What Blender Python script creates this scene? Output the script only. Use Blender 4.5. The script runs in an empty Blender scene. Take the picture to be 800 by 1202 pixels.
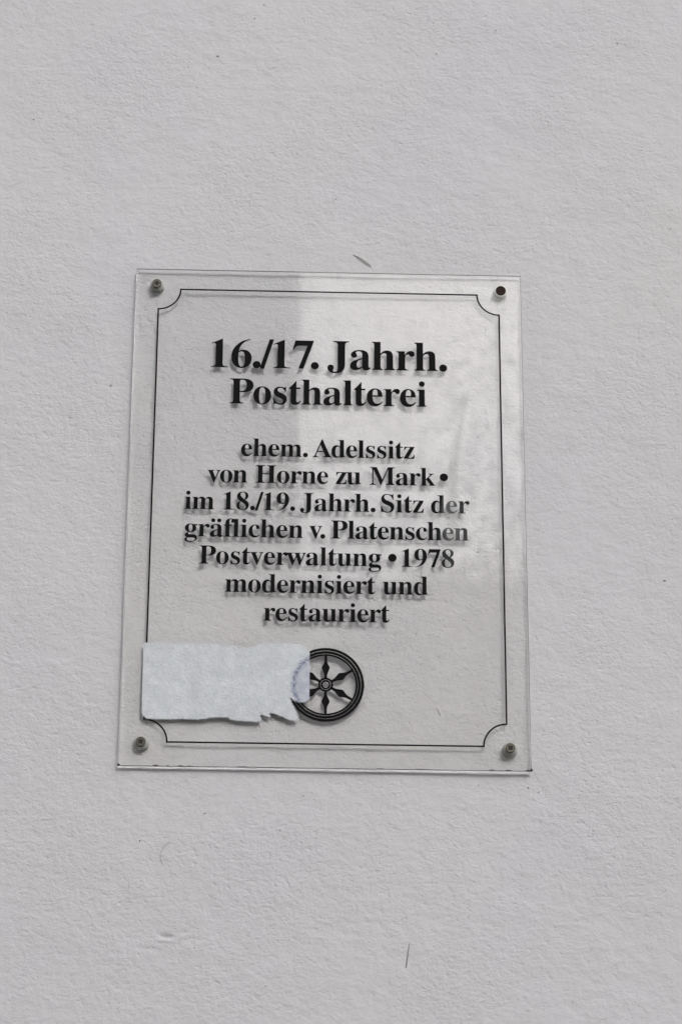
import bpy, bmesh, math, random, json
import numpy as np
from mathutils import Matrix, Vector
random.seed(4)
S = bpy.context.scene
C = S.collection
R_ = math.radians

# ---------------------------------------------------------------- camera, sky, sun, exposure
PLAQUE = Vector((0.0, -0.0058, 2.30))          # centre of the plaque's front face, metres
cam = bpy.data.cameras.new('camera'); co = bpy.data.objects.new('camera', cam); C.objects.link(co)
cam.sensor_fit = 'VERTICAL'; cam.sensor_height = 24.0; cam.lens = 24.0 * 2950.1 / 1202.0
cam.clip_start = 0.05; cam.clip_end = 500
right = Vector((0.9994441839, -0.0328945960, 0.0054100643))
down = Vector((0.0168151621, 0.3573146501, -0.9338326890))
fwd = Vector((0.0287849538, 0.9334046209, 0.3576691769))
m = Matrix((( right.x, -down.x, -fwd.x), (right.y, -down.y, -fwd.y), (right.z, -down.z, -fwd.z))).to_4x4()
m.translation = PLAQUE + Vector((-0.0443190, -1.7691534, -0.6789679)) + Vector((0, 0, 0))
co.matrix_world = m
S.camera = co
cam.dof.use_dof = True; cam.dof.focus_distance = 1.895; cam.dof.aperture_fstop = 7.0

SUN_EL, SUN_AZ = 31.0, 19.0                       # degrees above the street; towards the right of the wall's normal
w = bpy.data.worlds.new('World'); S.world = w; w.use_nodes = True
nt = w.node_tree; bg = nt.nodes['Background']
sky = nt.nodes.new('ShaderNodeTexSky'); sky.sky_type = 'NISHITA'; sky.sun_disc = False
sky.sun_elevation = R_(SUN_EL); sky.sun_rotation = R_(180 - SUN_AZ)
sky.air_density = 1.0; sky.dust_density = 1.8; sky.ozone_density = 1.0; sky.altitude = 0
hs = nt.nodes.new('ShaderNodeHueSaturation'); hs.inputs['Saturation'].default_value = 0.22
nt.links.new(sky.outputs[0], hs.inputs['Color']); nt.links.new(hs.outputs[0], bg.inputs['Color'])
bg.inputs['Strength'].default_value = 0.115
sun = bpy.data.lights.new('sun', 'SUN'); so = bpy.data.objects.new('sun', sun); C.objects.link(so)
sun.energy = 0.7; sun.angle = R_(21); sun.color = (1.0, 0.985, 0.96)
d = Vector((math.sin(R_(SUN_AZ)) * math.cos(R_(SUN_EL)), -math.cos(R_(SUN_AZ)) * math.cos(R_(SUN_EL)), math.sin(R_(SUN_EL))))
so.rotation_euler = d.to_track_quat('Z', 'Y').to_euler()
vs = S.view_settings; vs.view_transform = 'Standard'; vs.look = 'None'; vs.gamma = 1; vs.use_curve_mapping = False
vs.exposure = 0.53
S.render.filter_size = 1.7
S.cycles.max_bounces = 16; S.cycles.transmission_bounces = 12; S.cycles.transparent_max_bounces = 12
S.cycles.sample_clamp_indirect = 10; S.cycles.blur_glossy = 0.0   # sharp refraction: daylight passes the acrylic onto the wall

# ---------------------------------------------------------------- helpers
def mesh_obj(name, me, mat=None, parent=None, kind=None):
    o = bpy.data.objects.new(name, me); C.objects.link(o)
    for mm in (mat if isinstance(mat, (list, tuple)) else [mat]):
        if mm: me.materials.append(mm)
    if parent: o.parent = parent
    if kind: o['kind'] = kind
    return o
def bm_obj(name, bm, mat=None, parent=None, kind=None, smooth=False, loc=None):
    bmesh.ops.recalc_face_normals(bm, faces=bm.faces)
    me = bpy.data.meshes.new(name); bm.to_mesh(me); bm.free()
    if smooth:
        me.polygons.foreach_set('use_smooth', [True] * len(me.polygons))
    o = mesh_obj(name, me, mat, parent, kind)
    if loc: o.location = loc
    return o
def thing(name, loc, label, cat, group=None):
    o = bpy.data.objects.new(name, None); C.objects.link(o); o.location = loc; o.empty_display_size = 0.05
    o['label'] = label; o['category'] = cat
    if group: o['group'] = group
    return o
def box(bm, x0, x1, y0, y1, z0, z1):
    v = [bm.verts.new((x, y, z)) for x in (x0, x1) for y in (y0, y1) for z in (z0, z1)]
    for f in ((0,1,3,2),(4,6,7,5),(0,4,5,1),(2,3,7,6),(0,2,6,4),(1,5,7,3)):
        bm.faces.new([v[i] for i in f])
def lathe(bm, prof, n=48, jit=0.0):
    """prof: list of (y, r); revolved about the Y axis"""
    rings = []
    for y, r in prof:
        if r <= 1e-7: rings.append([bm.verts.new((0, y, 0))])
        else: rings.append([bm.verts.new((r * math.cos(a), y, r * math.sin(a))) for a in (2 * math.pi * k / n for k in range(n))])
    for a, b in zip(rings, rings[1:]):
        for k in range(n):
            k2 = (k + 1) % n
            if len(a) == 1: bm.faces.new((a[0], b[k], b[k2]))
            elif len(b) == 1: bm.faces.new((a[k], b[0], a[k2]))
            else: bm.faces.new((a[k], b[k], b[k2], a[k2]))
def tube(bm, pts, rad, n=6):
    prev = None
    for i, p in enumerate(pts):
        p = Vector(p); t = (Vector(pts[min(i+1, len(pts)-1)]) - Vector(pts[max(i-1, 0)])).normalized()
        u = t.cross(Vector((0, 1, 0))).normalized(); v = t.cross(u)
        r = rad[i] if isinstance(rad, (list, tuple)) else rad
        ring = [bm.verts.new(p + (u * math.cos(a) + v * math.sin(a)) * r) for a in (2 * math.pi * k / n for k in range(n))]
        if prev:
            for k in range(n): bm.faces.new((prev[k], ring[k], ring[(k+1) % n], prev[(k+1) % n]))
        else: bm.faces.new(ring[::-1])
        prev = ring
    bm.faces.new(prev)

class N:
    """tiny node helper"""
    def __init__(s, name):
        s.m = bpy.data.materials.new(name); s.m.use_nodes = True; s.t = s.m.node_tree
        s.b = s.t.nodes['Principled BSDF']; s.out = s.t.nodes['Material Output']
    def n(s, typ, **kw):
        nd = s.t.nodes.new('ShaderNode' + typ)
        for k, v in kw.items():
            if k.startswith('_'): setattr(nd, k[1:], v)
            else: nd.inputs[k.replace('__', ' ')].default_value = v
        return nd
    def l(s, a, b): s.t.links.new(a, b)
    def obj(s):
        return s.n('TexCoord').outputs['Object']
    def noise(s, vec, scale, detail=3, rough=0.5, dist=0.0, out='Fac'):
        nd = s.n('TexNoise', Scale=scale, Detail=detail, Roughness=rough, Distortion=dist); s.l(vec, nd.inputs['Vector']); return nd.outputs[out]
    def ramp(s, fac, stops):
        nd = s.n('ValToRGB'); r = nd.color_ramp
        while len(r.elements) < len(stops): r.elements.new(0.5)
        for e, (p, c) in zip(r.elements, stops):
            e.position = p; e.color = (c if isinstance(c, tuple) else (c, c, c)) + (1,)
        s.l(fac, nd.inputs['Fac']); return nd.outputs['Color']
    def math(s, op, a, b=None, clamp=False):
        nd = s.n('Math'); nd.operation = op; nd.use_clamp = clamp
        for i, x in enumerate((a, b)):
            if x is None: continue
            if isinstance(x, (int, float)): nd.inputs[i].default_value = x
            else: s.l(x, nd.inputs[i])
        return nd.outputs[0]
    def mix(s, fac, a, b):
        nd = s.n('Mix'); nd.data_type = 'RGBA'
        for k, x in ((0, fac), (6, a), (7, b)):
            if isinstance(x, (int, float)): nd.inputs[k].default_value = x
            elif isinstance(x, tuple): nd.inputs[k].default_value = x + (1,)
            else: s.l(x, nd.inputs[k])
        return nd.outputs[2]
    def bump(s, h, strength, dist):
        nd = s.n('Bump', Strength=strength, Distance=dist); s.l(h, nd.inputs['Height']); s.l(nd.outputs[0], s.b.inputs['Normal']); return nd
    def base(s, c, rough=0.7, **kw):
        if isinstance(c, tuple): s.b.inputs['Base Color'].default_value = c + (1,)
        else: s.l(c, s.b.inputs['Base Color'])
        s.b.inputs['Roughness'].default_value = rough
        for k, v in kw.items(): s.b.inputs[k.replace('__', ' ')].default_value = v

# ---------------------------------------------------------------- materials
def mat_wall():
    q = N('white_masonry_paint'); v = q.obj()
    big = q.noise(v, 5.0, 3, 0.55); mid = q.noise(v, 60.0, 3, 0.6)
    c = q.mix(q.ramp(big, [(0.3, 0.0), (0.7, 1.0)]), (0.655, 0.645, 0.670), (0.675, 0.657, 0.664))
    c = q.mix(q.math('MULTIPLY', q.ramp(mid, [(0.35, 1.0), (0.62, 0.0)]), 0.10), c, (0.50, 0.49, 0.47))
    vo = q.n('TexVoronoi', Scale=55.0); q.l(v, vo.inputs['Vector'])
    gate = q.noise(v, 31.0, 1, 0.5)
    sp = q.math('MULTIPLY', q.math('LESS_THAN', vo.outputs['Distance'], 0.045), q.math('GREATER_THAN', gate, 0.60))
    c = q.mix(q.math('MULTIPLY', sp, 0.45), c, (0.20, 0.18, 0.16))
    q.base(c, 0.72, Specular__IOR__Level=0.35)
    st = q.n('Mapping'); st.inputs['Scale'].default_value = (1.0, 1.0, 1.25); q.l(v, st.inputs['Vector'])
    h1 = q.noise(st.outputs[0], 300.0, 3, 0.62, 0.25)
    h2 = q.noise(st.outputs[0], 900.0, 2, 0.6)
    hp = q.ramp(q.noise(st.outputs[0], 210.0, 2, 0.5), [(0.30, 0.0), (0.42, 1.0)])
    h = q.math('ADD', q.math('ADD', q.math('MULTIPLY', h1, 1.0), q.math('MULTIPLY', hp, 0.35)), q.math('MULTIPLY', h2, 0.25))
    pm = q.ramp(q.noise(v, 9.0, 3, 0.6), [(0.35, 0.35), (0.60, 1.0)])
    lump = q.noise(st.outputs[0], 120.0, 2, 0.5, 0.4)
    h = q.math('ADD', q.math('MULTIPLY', h, pm), q.math('MULTIPLY', lump, 0.95))
    q.bump(h, 0.75, 0.0012)
    return q.m
def mat_plain(name, col, rough=0.6, metal=0.0, bump=0.0, scale=300.0, var=0.12):
    q = N(name); v = q.obj(); f = q.noise(v, scale, 4, 0.6)
    dark = tuple(x * (1 - var) for x in col); lite = tuple(min(1, x * (1 + var)) for x in col)
    q.base(q.mix(f, dark, lite), rough, Metallic=metal)
    if bump: q.bump(f, 0.6, bump)
    return q.m
def mat_acrylic():
    q = N('clear_acrylic'); v = q.obj()
    q.base((1.0, 0.999, 0.990), 0.0, IOR=1.49, Transmission__Weight=1.0)
    # thin uneven dust film and specks on the front face only
    sep = q.n('SeparateXYZ'); q.l(v, sep.inputs[0]); x, y, z = sep.outputs
    front = q.math('LESS_THAN', y, 0.0005)
    film = q.math('MULTIPLY', q.ramp(q.noise(v, 14.0, 5, 0.65, 0.4), [(0.35, 0.0), (0.75, 1.0)]), 0.02)
    fine = q.math('MULTIPLY', q.math('GREATER_THAN', q.noise(v, 700.0, 2, 0.5), 0.75), 0.18)
    # old run of glue: a faint curved streak towards the right
    xc = q.math('ADD', 0.0945, q.math('MULTIPLY', q.math('MULTIPLY', z, z), 1.35))
    wv = q.math('ADD', q.math('ABSOLUTE', q.math('SUBTRACT', x, xc)), q.math('MULTIPLY', q.math('SUBTRACT', q.noise(v, 45.0, 2, 0.6), 0.5), 0.004))
    run = q.math('MULTIPLY', q.math('SUBTRACT', 1.0, q.math('DIVIDE', wv, 0.0055), True), q.math('MULTIPLY', q.math('DIVIDE', q.math('ADD', z, 0.035), 0.03, True), q.math('DIVIDE', q.math('SUBTRACT', 0.115, z), 0.05, True)))
    tot = q.math('MULTIPLY', q.math('ADD', q.math('ADD', film, q.math('MULTIPLY', run, 0.16)), q.math('ADD', fine, 0.004)), front)
    df = q.n('BsdfDiffuse'); q.l(q.mix(run, (0.62, 0.61, 0.58), (0.34, 0.335, 0.32)), df.inputs['Color'])
    mx = q.n('MixShader'); q.l(tot, mx.inputs[0]); q.l(q.b.outputs[0], mx.inputs[1]); q.l(df.outputs[0], mx.inputs[2])
    q.l(mx.outputs[0], q.out.inputs['Surface'])
    return q.m
def mat_ink():
    """black print; rubbed grey in a patch near the right-hand ends of three lines"""
    q = N('black_print'); v = q.obj()
    sep = q.n('SeparateXYZ'); q.l(v, sep.inputs[0]); x, y, z = sep.outputs
    def blob(cx, cz, rx, rz, soft):
        a = q.math('POWER', q.math('DIVIDE', q.math('SUBTRACT', x, cx), rx), 2.0)
        b = q.math('POWER', q.math('DIVIDE', q.math('SUBTRACT', z, cz), rz), 2.0)
        r = q.math('ADD', q.math('SQRT', q.math('ADD', a, b)), q.math('MULTIPLY', q.math('SUBTRACT', q.noise(v, 60.0, 3, 0.6), 0.5), 0.5))
        return q.math('DIVIDE', q.math('SUBTRACT', 1.0, r), soft, True)
    s = q.math('MAXIMUM', q.math('MULTIPLY', blob(0.0935, -0.004, 0.0085, 0.034, 0.35), 0.9), q.math('MULTIPLY', blob(0.098, -0.018, 0.016, 0.040, 0.6), 0.42))
    c = q.mix(q.noise(v, 40.0, 2, 0.5), (0.004, 0.004, 0.0045), (0.009, 0.0085, 0.008))
    q.base(q.mix(s, c, (0.125, 0.13, 0.13)), 0.6, Specular__IOR__Level=0.06)
    return q.m
def mat_edge():
    q = N('sawn_acrylic_edge'); v = q.obj()
    q.base((0.93, 0.94, 0.93), 0.35, IOR=1.49, Transmission__Weight=1.0)
    df = q.n('BsdfDiffuse'); q.l(q.mix(q.noise(v, 250.0, 3, 0.6), (0.26, 0.26, 0.25), (0.55, 0.55, 0.53)), df.inputs['Color'])
    mx = q.n('MixShader'); mx.inputs[0].default_value = 0.85; q.l(q.b.outputs[0], mx.inputs[1]); q.l(df.outputs[0], mx.inputs[2])
    q.l(mx.outputs[0], q.out.inputs['Surface'])
    return q.m
def mat_paper():
    q = N('torn_bluish_paper'); v = q.obj()
    f = q.noise(v, 150.0, 5, 0.75); g = q.noise(v, 60.0, 3, 0.7)
    c = q.mix(q.ramp(f, [(0.3, 0.0), (0.7, 1.0)]), (0.61,0.635,0.67), (0.78,0.80,0.83))
    c = q.mix(q.math('MULTIPLY', q.ramp(g, [(0.35, 1.0), (0.6, 0.0)]), 0.40), c, (0.53, 0.55, 0.575))
    sep = q.n('SeparateXYZ'); q.l(v, sep.inputs[0]); x, y, z = sep.outputs
    # ink that has bled up from the printed wheel: lavender inside the rim, dark blots along it
    r = q.math('SQRT', q.math('ADD', q.math('POWER', q.math('SUBTRACT', x, -0.0003), 2.0), q.math('POWER', q.math('SUBTRACT', z, -0.1371), 2.0)))
    rn = q.math('ADD', r, q.math('MULTIPLY', q.math('SUBTRACT', q.noise(v, 260.0, 3, 0.7), 0.5), 0.005))
    inside = q.math('DIVIDE', q.math('SUBTRACT', 0.0275, rn), 0.006, True)
    c = q.mix(q.math('MULTIPLY', q.math('MULTIPLY', inside, 0.85), q.ramp(q.noise(v, 150.0, 2, 0.6), [(0.38, 0.25), (0.62, 1.0)])), c, (0.44, 0.46, 0.56))
    rim = q.math('SUBTRACT', 1.0, q.math('DIVIDE', q.math('ABSOLUTE', q.math('SUBTRACT', rn, 0.0235)), 0.0026), True)
    blot = q.ramp(q.noise(v, 330.0, 3, 0.7), [(0.36, 0.0), (0.58, 1.0)])
    c = q.mix(q.math('MULTIPLY', q.math('MULTIPLY', rim, blot), 0.9), c, (0.12, 0.14, 0.27))
    q.base(c, 0.9, Specular__IOR__Level=0.2)
    q.bump(q.math('ADD', f, q.noise(v, 420.0, 3, 0.7)), 0.8, 0.0008)
    return q.m

M = {
 'wall': mat_wall(), 'acrylic': mat_acrylic(), 'edge': mat_edge(), 'paper': mat_paper(),
 'ink': mat_ink(),
 'steel': mat_plain('tarnished_screw_steel', (0.10, 0.095, 0.075), 0.45, 0.6, 0.0002, 900, 0.35),
 'recess_shade': mat_plain('painted_recess_shade', (0.015, 0.013, 0.010), 0.8),
 'rust': mat_plain('dark_brown_rust', (0.026, 0.011, 0.007), 0.9, 0.0, 0.0004, 900, 0.5),
 'sleeve': mat_plain('greyish_plastic_sleeve', (0.42, 0.42, 0.39), 0.4, 0.0, 0.0, 300, 0.1),
 'sleeve_white': mat_plain('white_plastic_sleeve', (0.80, 0.79, 0.76), 0.4, 0.0, 0.0, 300, 0.06),
 'dirt': mat_plain('dark_dirt', (0.05, 0.045, 0.04), 0.9),
 'grit': mat_plain('brown_grit', (0.10, 0.085, 0.07), 0.9),
 'straw': mat_plain('dry_grey_straw', (0.44, 0.425, 0.38), 0.8),
 'bristle': mat_plain('dark_brush_bristle', (0.20, 0.19, 0.18), 0.6),
 'hair': mat_plain('painted_over_hair', (0.50, 0.49, 0.49), 0.6),
 'pave': mat_plain('grey_paving', (0.24, 0.235, 0.225), 0.9, 0, 0.004, 12, 0.2),
 'facade': mat_plain('grey_render_facade', (0.26, 0.25, 0.235), 0.9, 0, 0.002, 20, 0.12),
 'roof': mat_plain('weathered_roof_tiles', (0.17, 0.09, 0.065), 0.85, 0, 0.01, 15, 0.25),
 'frame_white': mat_plain('white_window_frame', (0.7, 0.7, 0.68), 0.5),
 'leaf': mat_plain('dull_green_leaf', (0.05, 0.065, 0.035), 0.7),
 'bark': mat_plain('grey_bark', (0.12, 0.10, 0.08), 0.9),
 'pane': mat_plain('dark_window_glass', (0.03, 0.035, 0.04), 0.05),
}
# ---------------------------------------------------------------- the plastered wall (real relief)
def lattice(seed, shape=(256, 256)):
    return np.random.RandomState(seed).rand(*shape)
def vnoise(X, Z, cell, seed):
    g = lattice(seed); u = X / cell + 1000.3; v = Z / cell + 1000.7
    i = np.floor(u).astype(int); j = np.floor(v).astype(int); a = u - i; b = v - j
    a = a*a*a*(a*(a*6-15)+10); b = b*b*b*(b*(b*6-15)+10)
    G = lambda p, q: g[p % 256, q % 256]
    return (G(i,j)*(1-a)+G(i+1,j)*a)*(1-b) + (G(i,j+1)*(1-a)+G(i+1,j+1)*a)*b - 0.5
def polydist(X, Z, pts):
    D = np.full(X.shape, 1e9)
    for (x0, z0), (x1, z1) in zip(pts, pts[1:]):
        dx, dz = x1-x0, z1-z0; L = dx*dx+dz*dz
        t = np.clip(((X-x0)*dx+(Z-z0)*dz)/L, 0, 1)
        D = np.minimum(D, np.hypot(X-x0-t*dx, Z-z0-t*dz))
    return D
def build_wall():
    mm = 0.001
    def axis(a0, a1, lo, hi, step):
        core = list(np.arange(lo, hi + step/2, step)); o = []; s = step; p = lo
        while p > a0: s *= 1.35; p -= s; o.append(max(p, a0))
        q = []; s = step; p = core[-1]
        while p < a1: s *= 1.35; p += s; q.append(min(p, a1))
        return np.array(o[::-1] + core + q)
    xs = axis(-7000, 7000, -300, 325, 1.25); zs = axis(-2300, 4700, -400, 480, 1.25)
    X, Z = np.meshgrid(xs, zs)          # millimetres about the plaque's centre
    X0, Z0 = X, Z; Z = Z + 3.2
    h = np.zeros_like(X)                 # + = out of the wall (towards the street)
    ang = 0.35; U = X*math.cos(ang)-Z*math.sin(ang); V = X*math.sin(ang)+Z*math.cos(ang)
    for cell, amp, sd in ((220, 1.6, 1), (90, 0.9, 2), (38, 0.50, 3), (16, 0.42, 4), (8, 0.28, 5), (4.6, 0.14, 6), (2.9, 0.05, 7)):
        h += amp * 0.8 * vnoise(U/1.15, V, cell, sd)
    # flat burnished islands and tighter stippled ones
    patch = np.clip(vnoise(X, Z, 70, 11)*3+0.5, 0, 1)
    h += patch * 0.18 * 0.8 * vnoise(X, Z, 3.2, 12)
    def groove(pts, depth, wd, lip=0.5):
        nonlocal h
        D = polydist(X, Z, pts); wob = 1 + 1.3*vnoise(X, Z, 14, 21)
        h = h - depth*np.clip(wob, .15, 2)*np.exp(-(D/wd)**2) + lip*depth*np.exp(-((D-2.2*wd)/wd)**2)
    groove([(67.7,390.8),(92,390.7),(109.4,389.5),(135.2,388.6),(161.7,386.8),(189.4,380.3),(210.2,374.5),(244.6,362.7),(278.7,346.9)], 0.16, 0.8)
    groove([(-57.1,-339.7),(-41.8,-349.8),(-23.6,-360.5),(-5.3,-373.5)], 0.16, 1.1)
    groove([(-30.5,-293.5),(-10.8,-306.8),(12.4,-317.0),(36.8,-320.3)], 0.10, 1.3)
    groove([(-77.3,-379.7),(-65.4,-374.8),(-56.5,-372.9)], 0.13, 1.0)
    groove([(150,250),(185,262),(226,285),(240,310)], 0.07, 1.4)
    groove([(-215,-120),(-196,-160),(-190,-205)], 0.07, 1.4)
    def dent(x, z, rx, rz, dep, rot=0.0):
        nonlocal h
        c, s = math.cos(rot), math.sin(rot); a = ((X-x)*c+(Z-z)*s)/rx; b = (-(X-x)*s+(Z-z)*c)/rz
        r2 = a*a+b*b; h = h - dep*np.exp(-r2*1.4) + 0.35*dep*np.exp(-((a*0.9)**2+((b+1.6)**2)))
    dent(-112.1,-320.3,4.6,1.5,2.6,-0.12); dent(-101,-317.5,5,1.8,0.55,0.2); dent(-96,-322,9,2.0,0.35)
    dent(-128,-329,9,1.6,0.45,-0.15); dent(-167,105.4,1.8,1.5,0.8); dent(30.7,-308.2,4,1.2,0.5,0.1); dent(-172,15.6,2.6,1.6,0.5)
    rs = np.random.RandomState(8)
    for _ in range(70):
        x, z = rs.uniform(-290, 310), rs.uniform(-400, 470); dent(x, z, rs.uniform(.9, 2.0), rs.uniform(.8, 1.3), rs.uniform(.25, .6))
    for _ in range(40):
        x, z = rs.uniform(-290, 310), rs.uniform(-400, 470); dent(x, z, rs.uniform(.9, 1.5), rs.uniform(.8, 1.2), -rs.uniform(.3, .55))
    # keep the relief behind the wall plane's nominal surface where the sleeves stand
    h = np.where(h > 0.9, 0.9 + 0.25*np.tanh((h-0.9)/0.25), h) - 0.2
    Y = -h*mm
    nx, nz = len(xs), len(zs)
    co_ = np.stack([X0*mm + PLAQUE.x, Y, Z0*mm + PLAQUE.z], -1).reshape(-1, 3)
    idx = np.arange(nx*nz).reshape(nz, nx)
    q = np.stack([idx[:-1,:-1], idx[:-1,1:], idx[1:,1:], idx[1:,:-1]], -1).reshape(-1, 4)
    # the wall's body behind the plaster
    b0 = len(co_); x0, x1, z0, z1 = xs[0]*mm, xs[-1]*mm, zs[0]*mm+PLAQUE.z, zs[-1]*mm+PLAQUE.z
    core = np.array([(x, y, z) for x in (x0, x1) for y in (0.02, 0.40) for z in (z0, z1)])
    cf = np.array([(0,1,3,2),(4,6,7,5),(0,4,5,1),(2,3,7,6),(0,2,6,4),(1,5,7,3)]) + b0
    co_ = np.vstack([co_, core]); q = np.vstack([q, cf])
    me = bpy.data.meshes.new('wall')
    me.vertices.add(len(co_)); me.vertices.foreach_set('co', co_.ravel())
    me.loops.add(q.size); me.loops.foreach_set('vertex_index', q.ravel().astype(np.int32))
    me.polygons.add(len(q)); me.polygons.foreach_set('loop_start', np.arange(0, q.size, 4, dtype=np.int32)); me.polygons.foreach_set('loop_total', np.full(len(q), 4, dtype=np.int32))
    sm = np.ones(len(q), bool); sm[-6:] = False
    me.polygons.foreach_set('use_smooth', sm); me.update(calc_edges=True); me.validate()
    o = mesh_obj('wall', me, M['wall'], kind='structure')
    o['label'] = 'white painted rough plaster wall behind the plaque'
    return o
build_wall()

bm = bmesh.new(); box(bm, -40, 40, -45, 0.0, -0.2, 0.0)
bm_obj('pavement', bm, M['pave'], kind='structure')

# ---------------------------------------------------------------- the two houses over the street, mirrored by the acrylic
def house(name, label, x0, x1, zt, ridge, wins):
    t = thing(name, ((x0+x1)/2, YF, 0), label, 'house'); cx = (x0+x1)/2; hw = (x1-x0)/2
    bm = bmesh.new(); box(bm, -hw, hw, -8, 0, 0, zt); bm_obj('facade', bm, M['facade'], t)
    bm = bmesh.new(); e = 0.25 if name == 'low_house' else 0.0
    pr = [(e, zt), (-4, ridge), (-8-e, zt)]
    a = [bm.verts.new((-hw-0.0, y, z+0.003)) for y, z in pr]; b = [bm.verts.new((hw+0.0, y, z+0.003)) for y, z in pr]
    bm.faces.new(a); bm.faces.new(b[::-1])
    for i in range(3): bm.faces.new((a[i], a[(i+1) % 3], b[(i+1) % 3], b[i]))
    bm_obj('roof', bm, M['roof'], t)
    for wx, wz in wins:
        bm = bmesh.new(); W, H, f = 0.5, 0.75, 0.07
        box(bm, -W, -W+f, 0, 0.05, -H, H); box(bm, W-f, W, 0, 0.05, -H, H); box(bm, -W+f, W-f, 0, 0.05, H-f, H); box(bm, -W+f, W-f, 0, 0.05, -H, -H+f); box(bm, -f/2, f/2, 0, 0.045, -H+f, H-f)
        wo = bm_obj('window', bm, M['frame_white'], t, loc=(wx-cx, 0.003, wz))
        bm = bmesh.new(); box(bm, -W+f, W-f, 0.002, 0.02, -H+f, H-f); bm_obj('pane', bm, M['pane'], wo)
    return t
YF = -12.0
house('tall_house', 'tall grey house across the street, mirrored darkly in the plaque\'s upper left', -11.0, 0.13, 9.0, 10.0,
      [(x, z) for x in (-9.3, -6.8, -4.3, -2.0) for z in (2.2, 4.9, 7.6)])
house('low_house', 'lower house with tiled roof across the street, mirrored on the plaque\'s right', 0.16, 11.5, 5.4, 7.9,
      [(x, z) for x in (3.3, 5.6, 8.1) for z in (1.9, 4.4)])

t = thing('added_tree', (1.6, -10.6, 0), 'leafy tree added out of view across the street, to soften the mirrored sky at the right of the plaque', 'tree')  # added tree, unseen itself; its thinning crown fades the mirrored sky
bm = bmesh.new(); tube(bm, [Vector(p) for p in ((0,0,0),(.04,0,1.2),(-.02,.02,2.6),(.05,0,4.2),(0,0,5.6))], [.17,.14,.12,.08,.03], 10)
for k in range(9):
    a = k*2.4; z0 = 2.3+k*.33; tube(bm, [Vector((0,0,z0)), Vector((.6*math.cos(a),.6*math.sin(a),z0+.5)), Vector((1.25*math.cos(a),1.25*math.sin(a),z0+.95))], [.06,.04,.015], 6)
bm_obj('trunk', bm, M['bark'], t)
rt = random.Random(3); vs_, fs_ = [], []
for k in range(52000):
    a, ph, rr = rt.uniform(0, 6.283), math.acos(rt.uniform(-1, 1)), min(1.4, abs(rt.gauss(0, .58)))
    lump = 1 + .16*math.sin(3*a+1)*math.sin(4*ph) + .10*math.sin(7*a)*math.sin(6*ph+2)
    c = Vector((math.sin(ph)*math.cos(a)*2.3, math.sin(ph)*math.sin(a)*1.6, math.cos(ph)*2.35))*(rr*lump) + Vector((0, 0, 5.2))
    n = Vector((rt.gauss(0,1), rt.gauss(0,1), rt.gauss(0,1))).normalized(); u = n.orthogonal().normalized()*rt.uniform(.015,.027); w_ = n.cross(u)*.6
    i = len(vs_); vs_ += [c-u, c+w_, c+u, c-w_]; fs_.append((i, i+1, i+2, i+3))
me = bpy.data.meshes.new('crown'); me.from_pydata(vs_, [], fs_); mesh_obj('crown', me, M['leaf'], t)

# ---------------------------------------------------------------- the plaque
mm = 0.001
plaque = thing('plaque', PLAQUE, 'clear acrylic history plaque with black German lettering, screwed to the white plaster wall', 'plaque')
PW, PH, PT = 150*mm, 200*mm, 3.4*mm
bm = bmesh.new(); box(bm, -PW, PW, 0, PT, -PH, PH)
bmesh.ops.bevel(bm, geom=bm.edges[:], offset=0.35*mm, segments=1, affect='EDGES')
bmesh.ops.recalc_face_normals(bm, faces=bm.faces)
for f in bm.faces: f.material_index = 0 if abs(f.normal.y) > 0.5 else 1
bm_obj('acrylic_plate', bm, [M['acrylic'], M['edge']], plaque)
YB = -0.07*mm                           # the print stands a hair proud of the plate's front face

def print_mesh(name, polys, parent, mat=None):
    """flat printed shapes: list of bpy-curve spline lists (mm), one mesh; 0.03 mm thick ink"""
    bmj = bmesh.new()
    for splines in polys:
        cu = bpy.data.curves.new('tmp', 'CURVE'); cu.dimensions = '2D'; cu.fill_mode = 'BOTH'; cu.resolution_u = 8; cu.extrude = 0.02
        for sp in splines:
            if isinstance(sp, dict):
                pts = sp['p']; s = cu.splines.new('POLY'); s.points.add(len(pts)-1)
                for k, (x, y) in enumerate(pts): s.points[k].co = (x, y, 0, 1)
            else:
                s = cu.splines.new('BEZIER'); s.bezier_points.add(len(sp)-1)
                for k, (a, b, c, d, e, f) in enumerate(sp):
                    bp = s.bezier_points[k]; bp.handle_left_type = bp.handle_right_type = 'FREE'
                    bp.co = (c, d, 0); bp.handle_left = (a, b, 0); bp.handle_right = (e, f, 0)
            s.use_cyclic_u = True
        ob = bpy.data.objects.new('tmp', cu); C.objects.link(ob)
        dg = bpy.context.evaluated_depsgraph_get(); me = bpy.data.meshes.new_from_object(ob.evaluated_get(dg))
        bmj.from_mesh(me); bpy.data.objects.remove(ob); bpy.data.meshes.remove(me); bpy.data.curves.remove(cu)
    for v in bmj.verts:
        x, y, z = v.co; v.co = (x*mm, YB + 0.02*mm - z*mm, y*mm)
    bmesh.ops.remove_doubles(bmj, verts=bmj.verts, dist=1e-7)
    return bm_obj(name, bmj, mat or M['ink'], parent)
def circ(cx, cy, r, n=40):
    return {'p': [(cx+r*math.cos(2*math.pi*k/n), cy+r*math.sin(2*math.pi*k/n)) for k in range(n)]}

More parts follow.
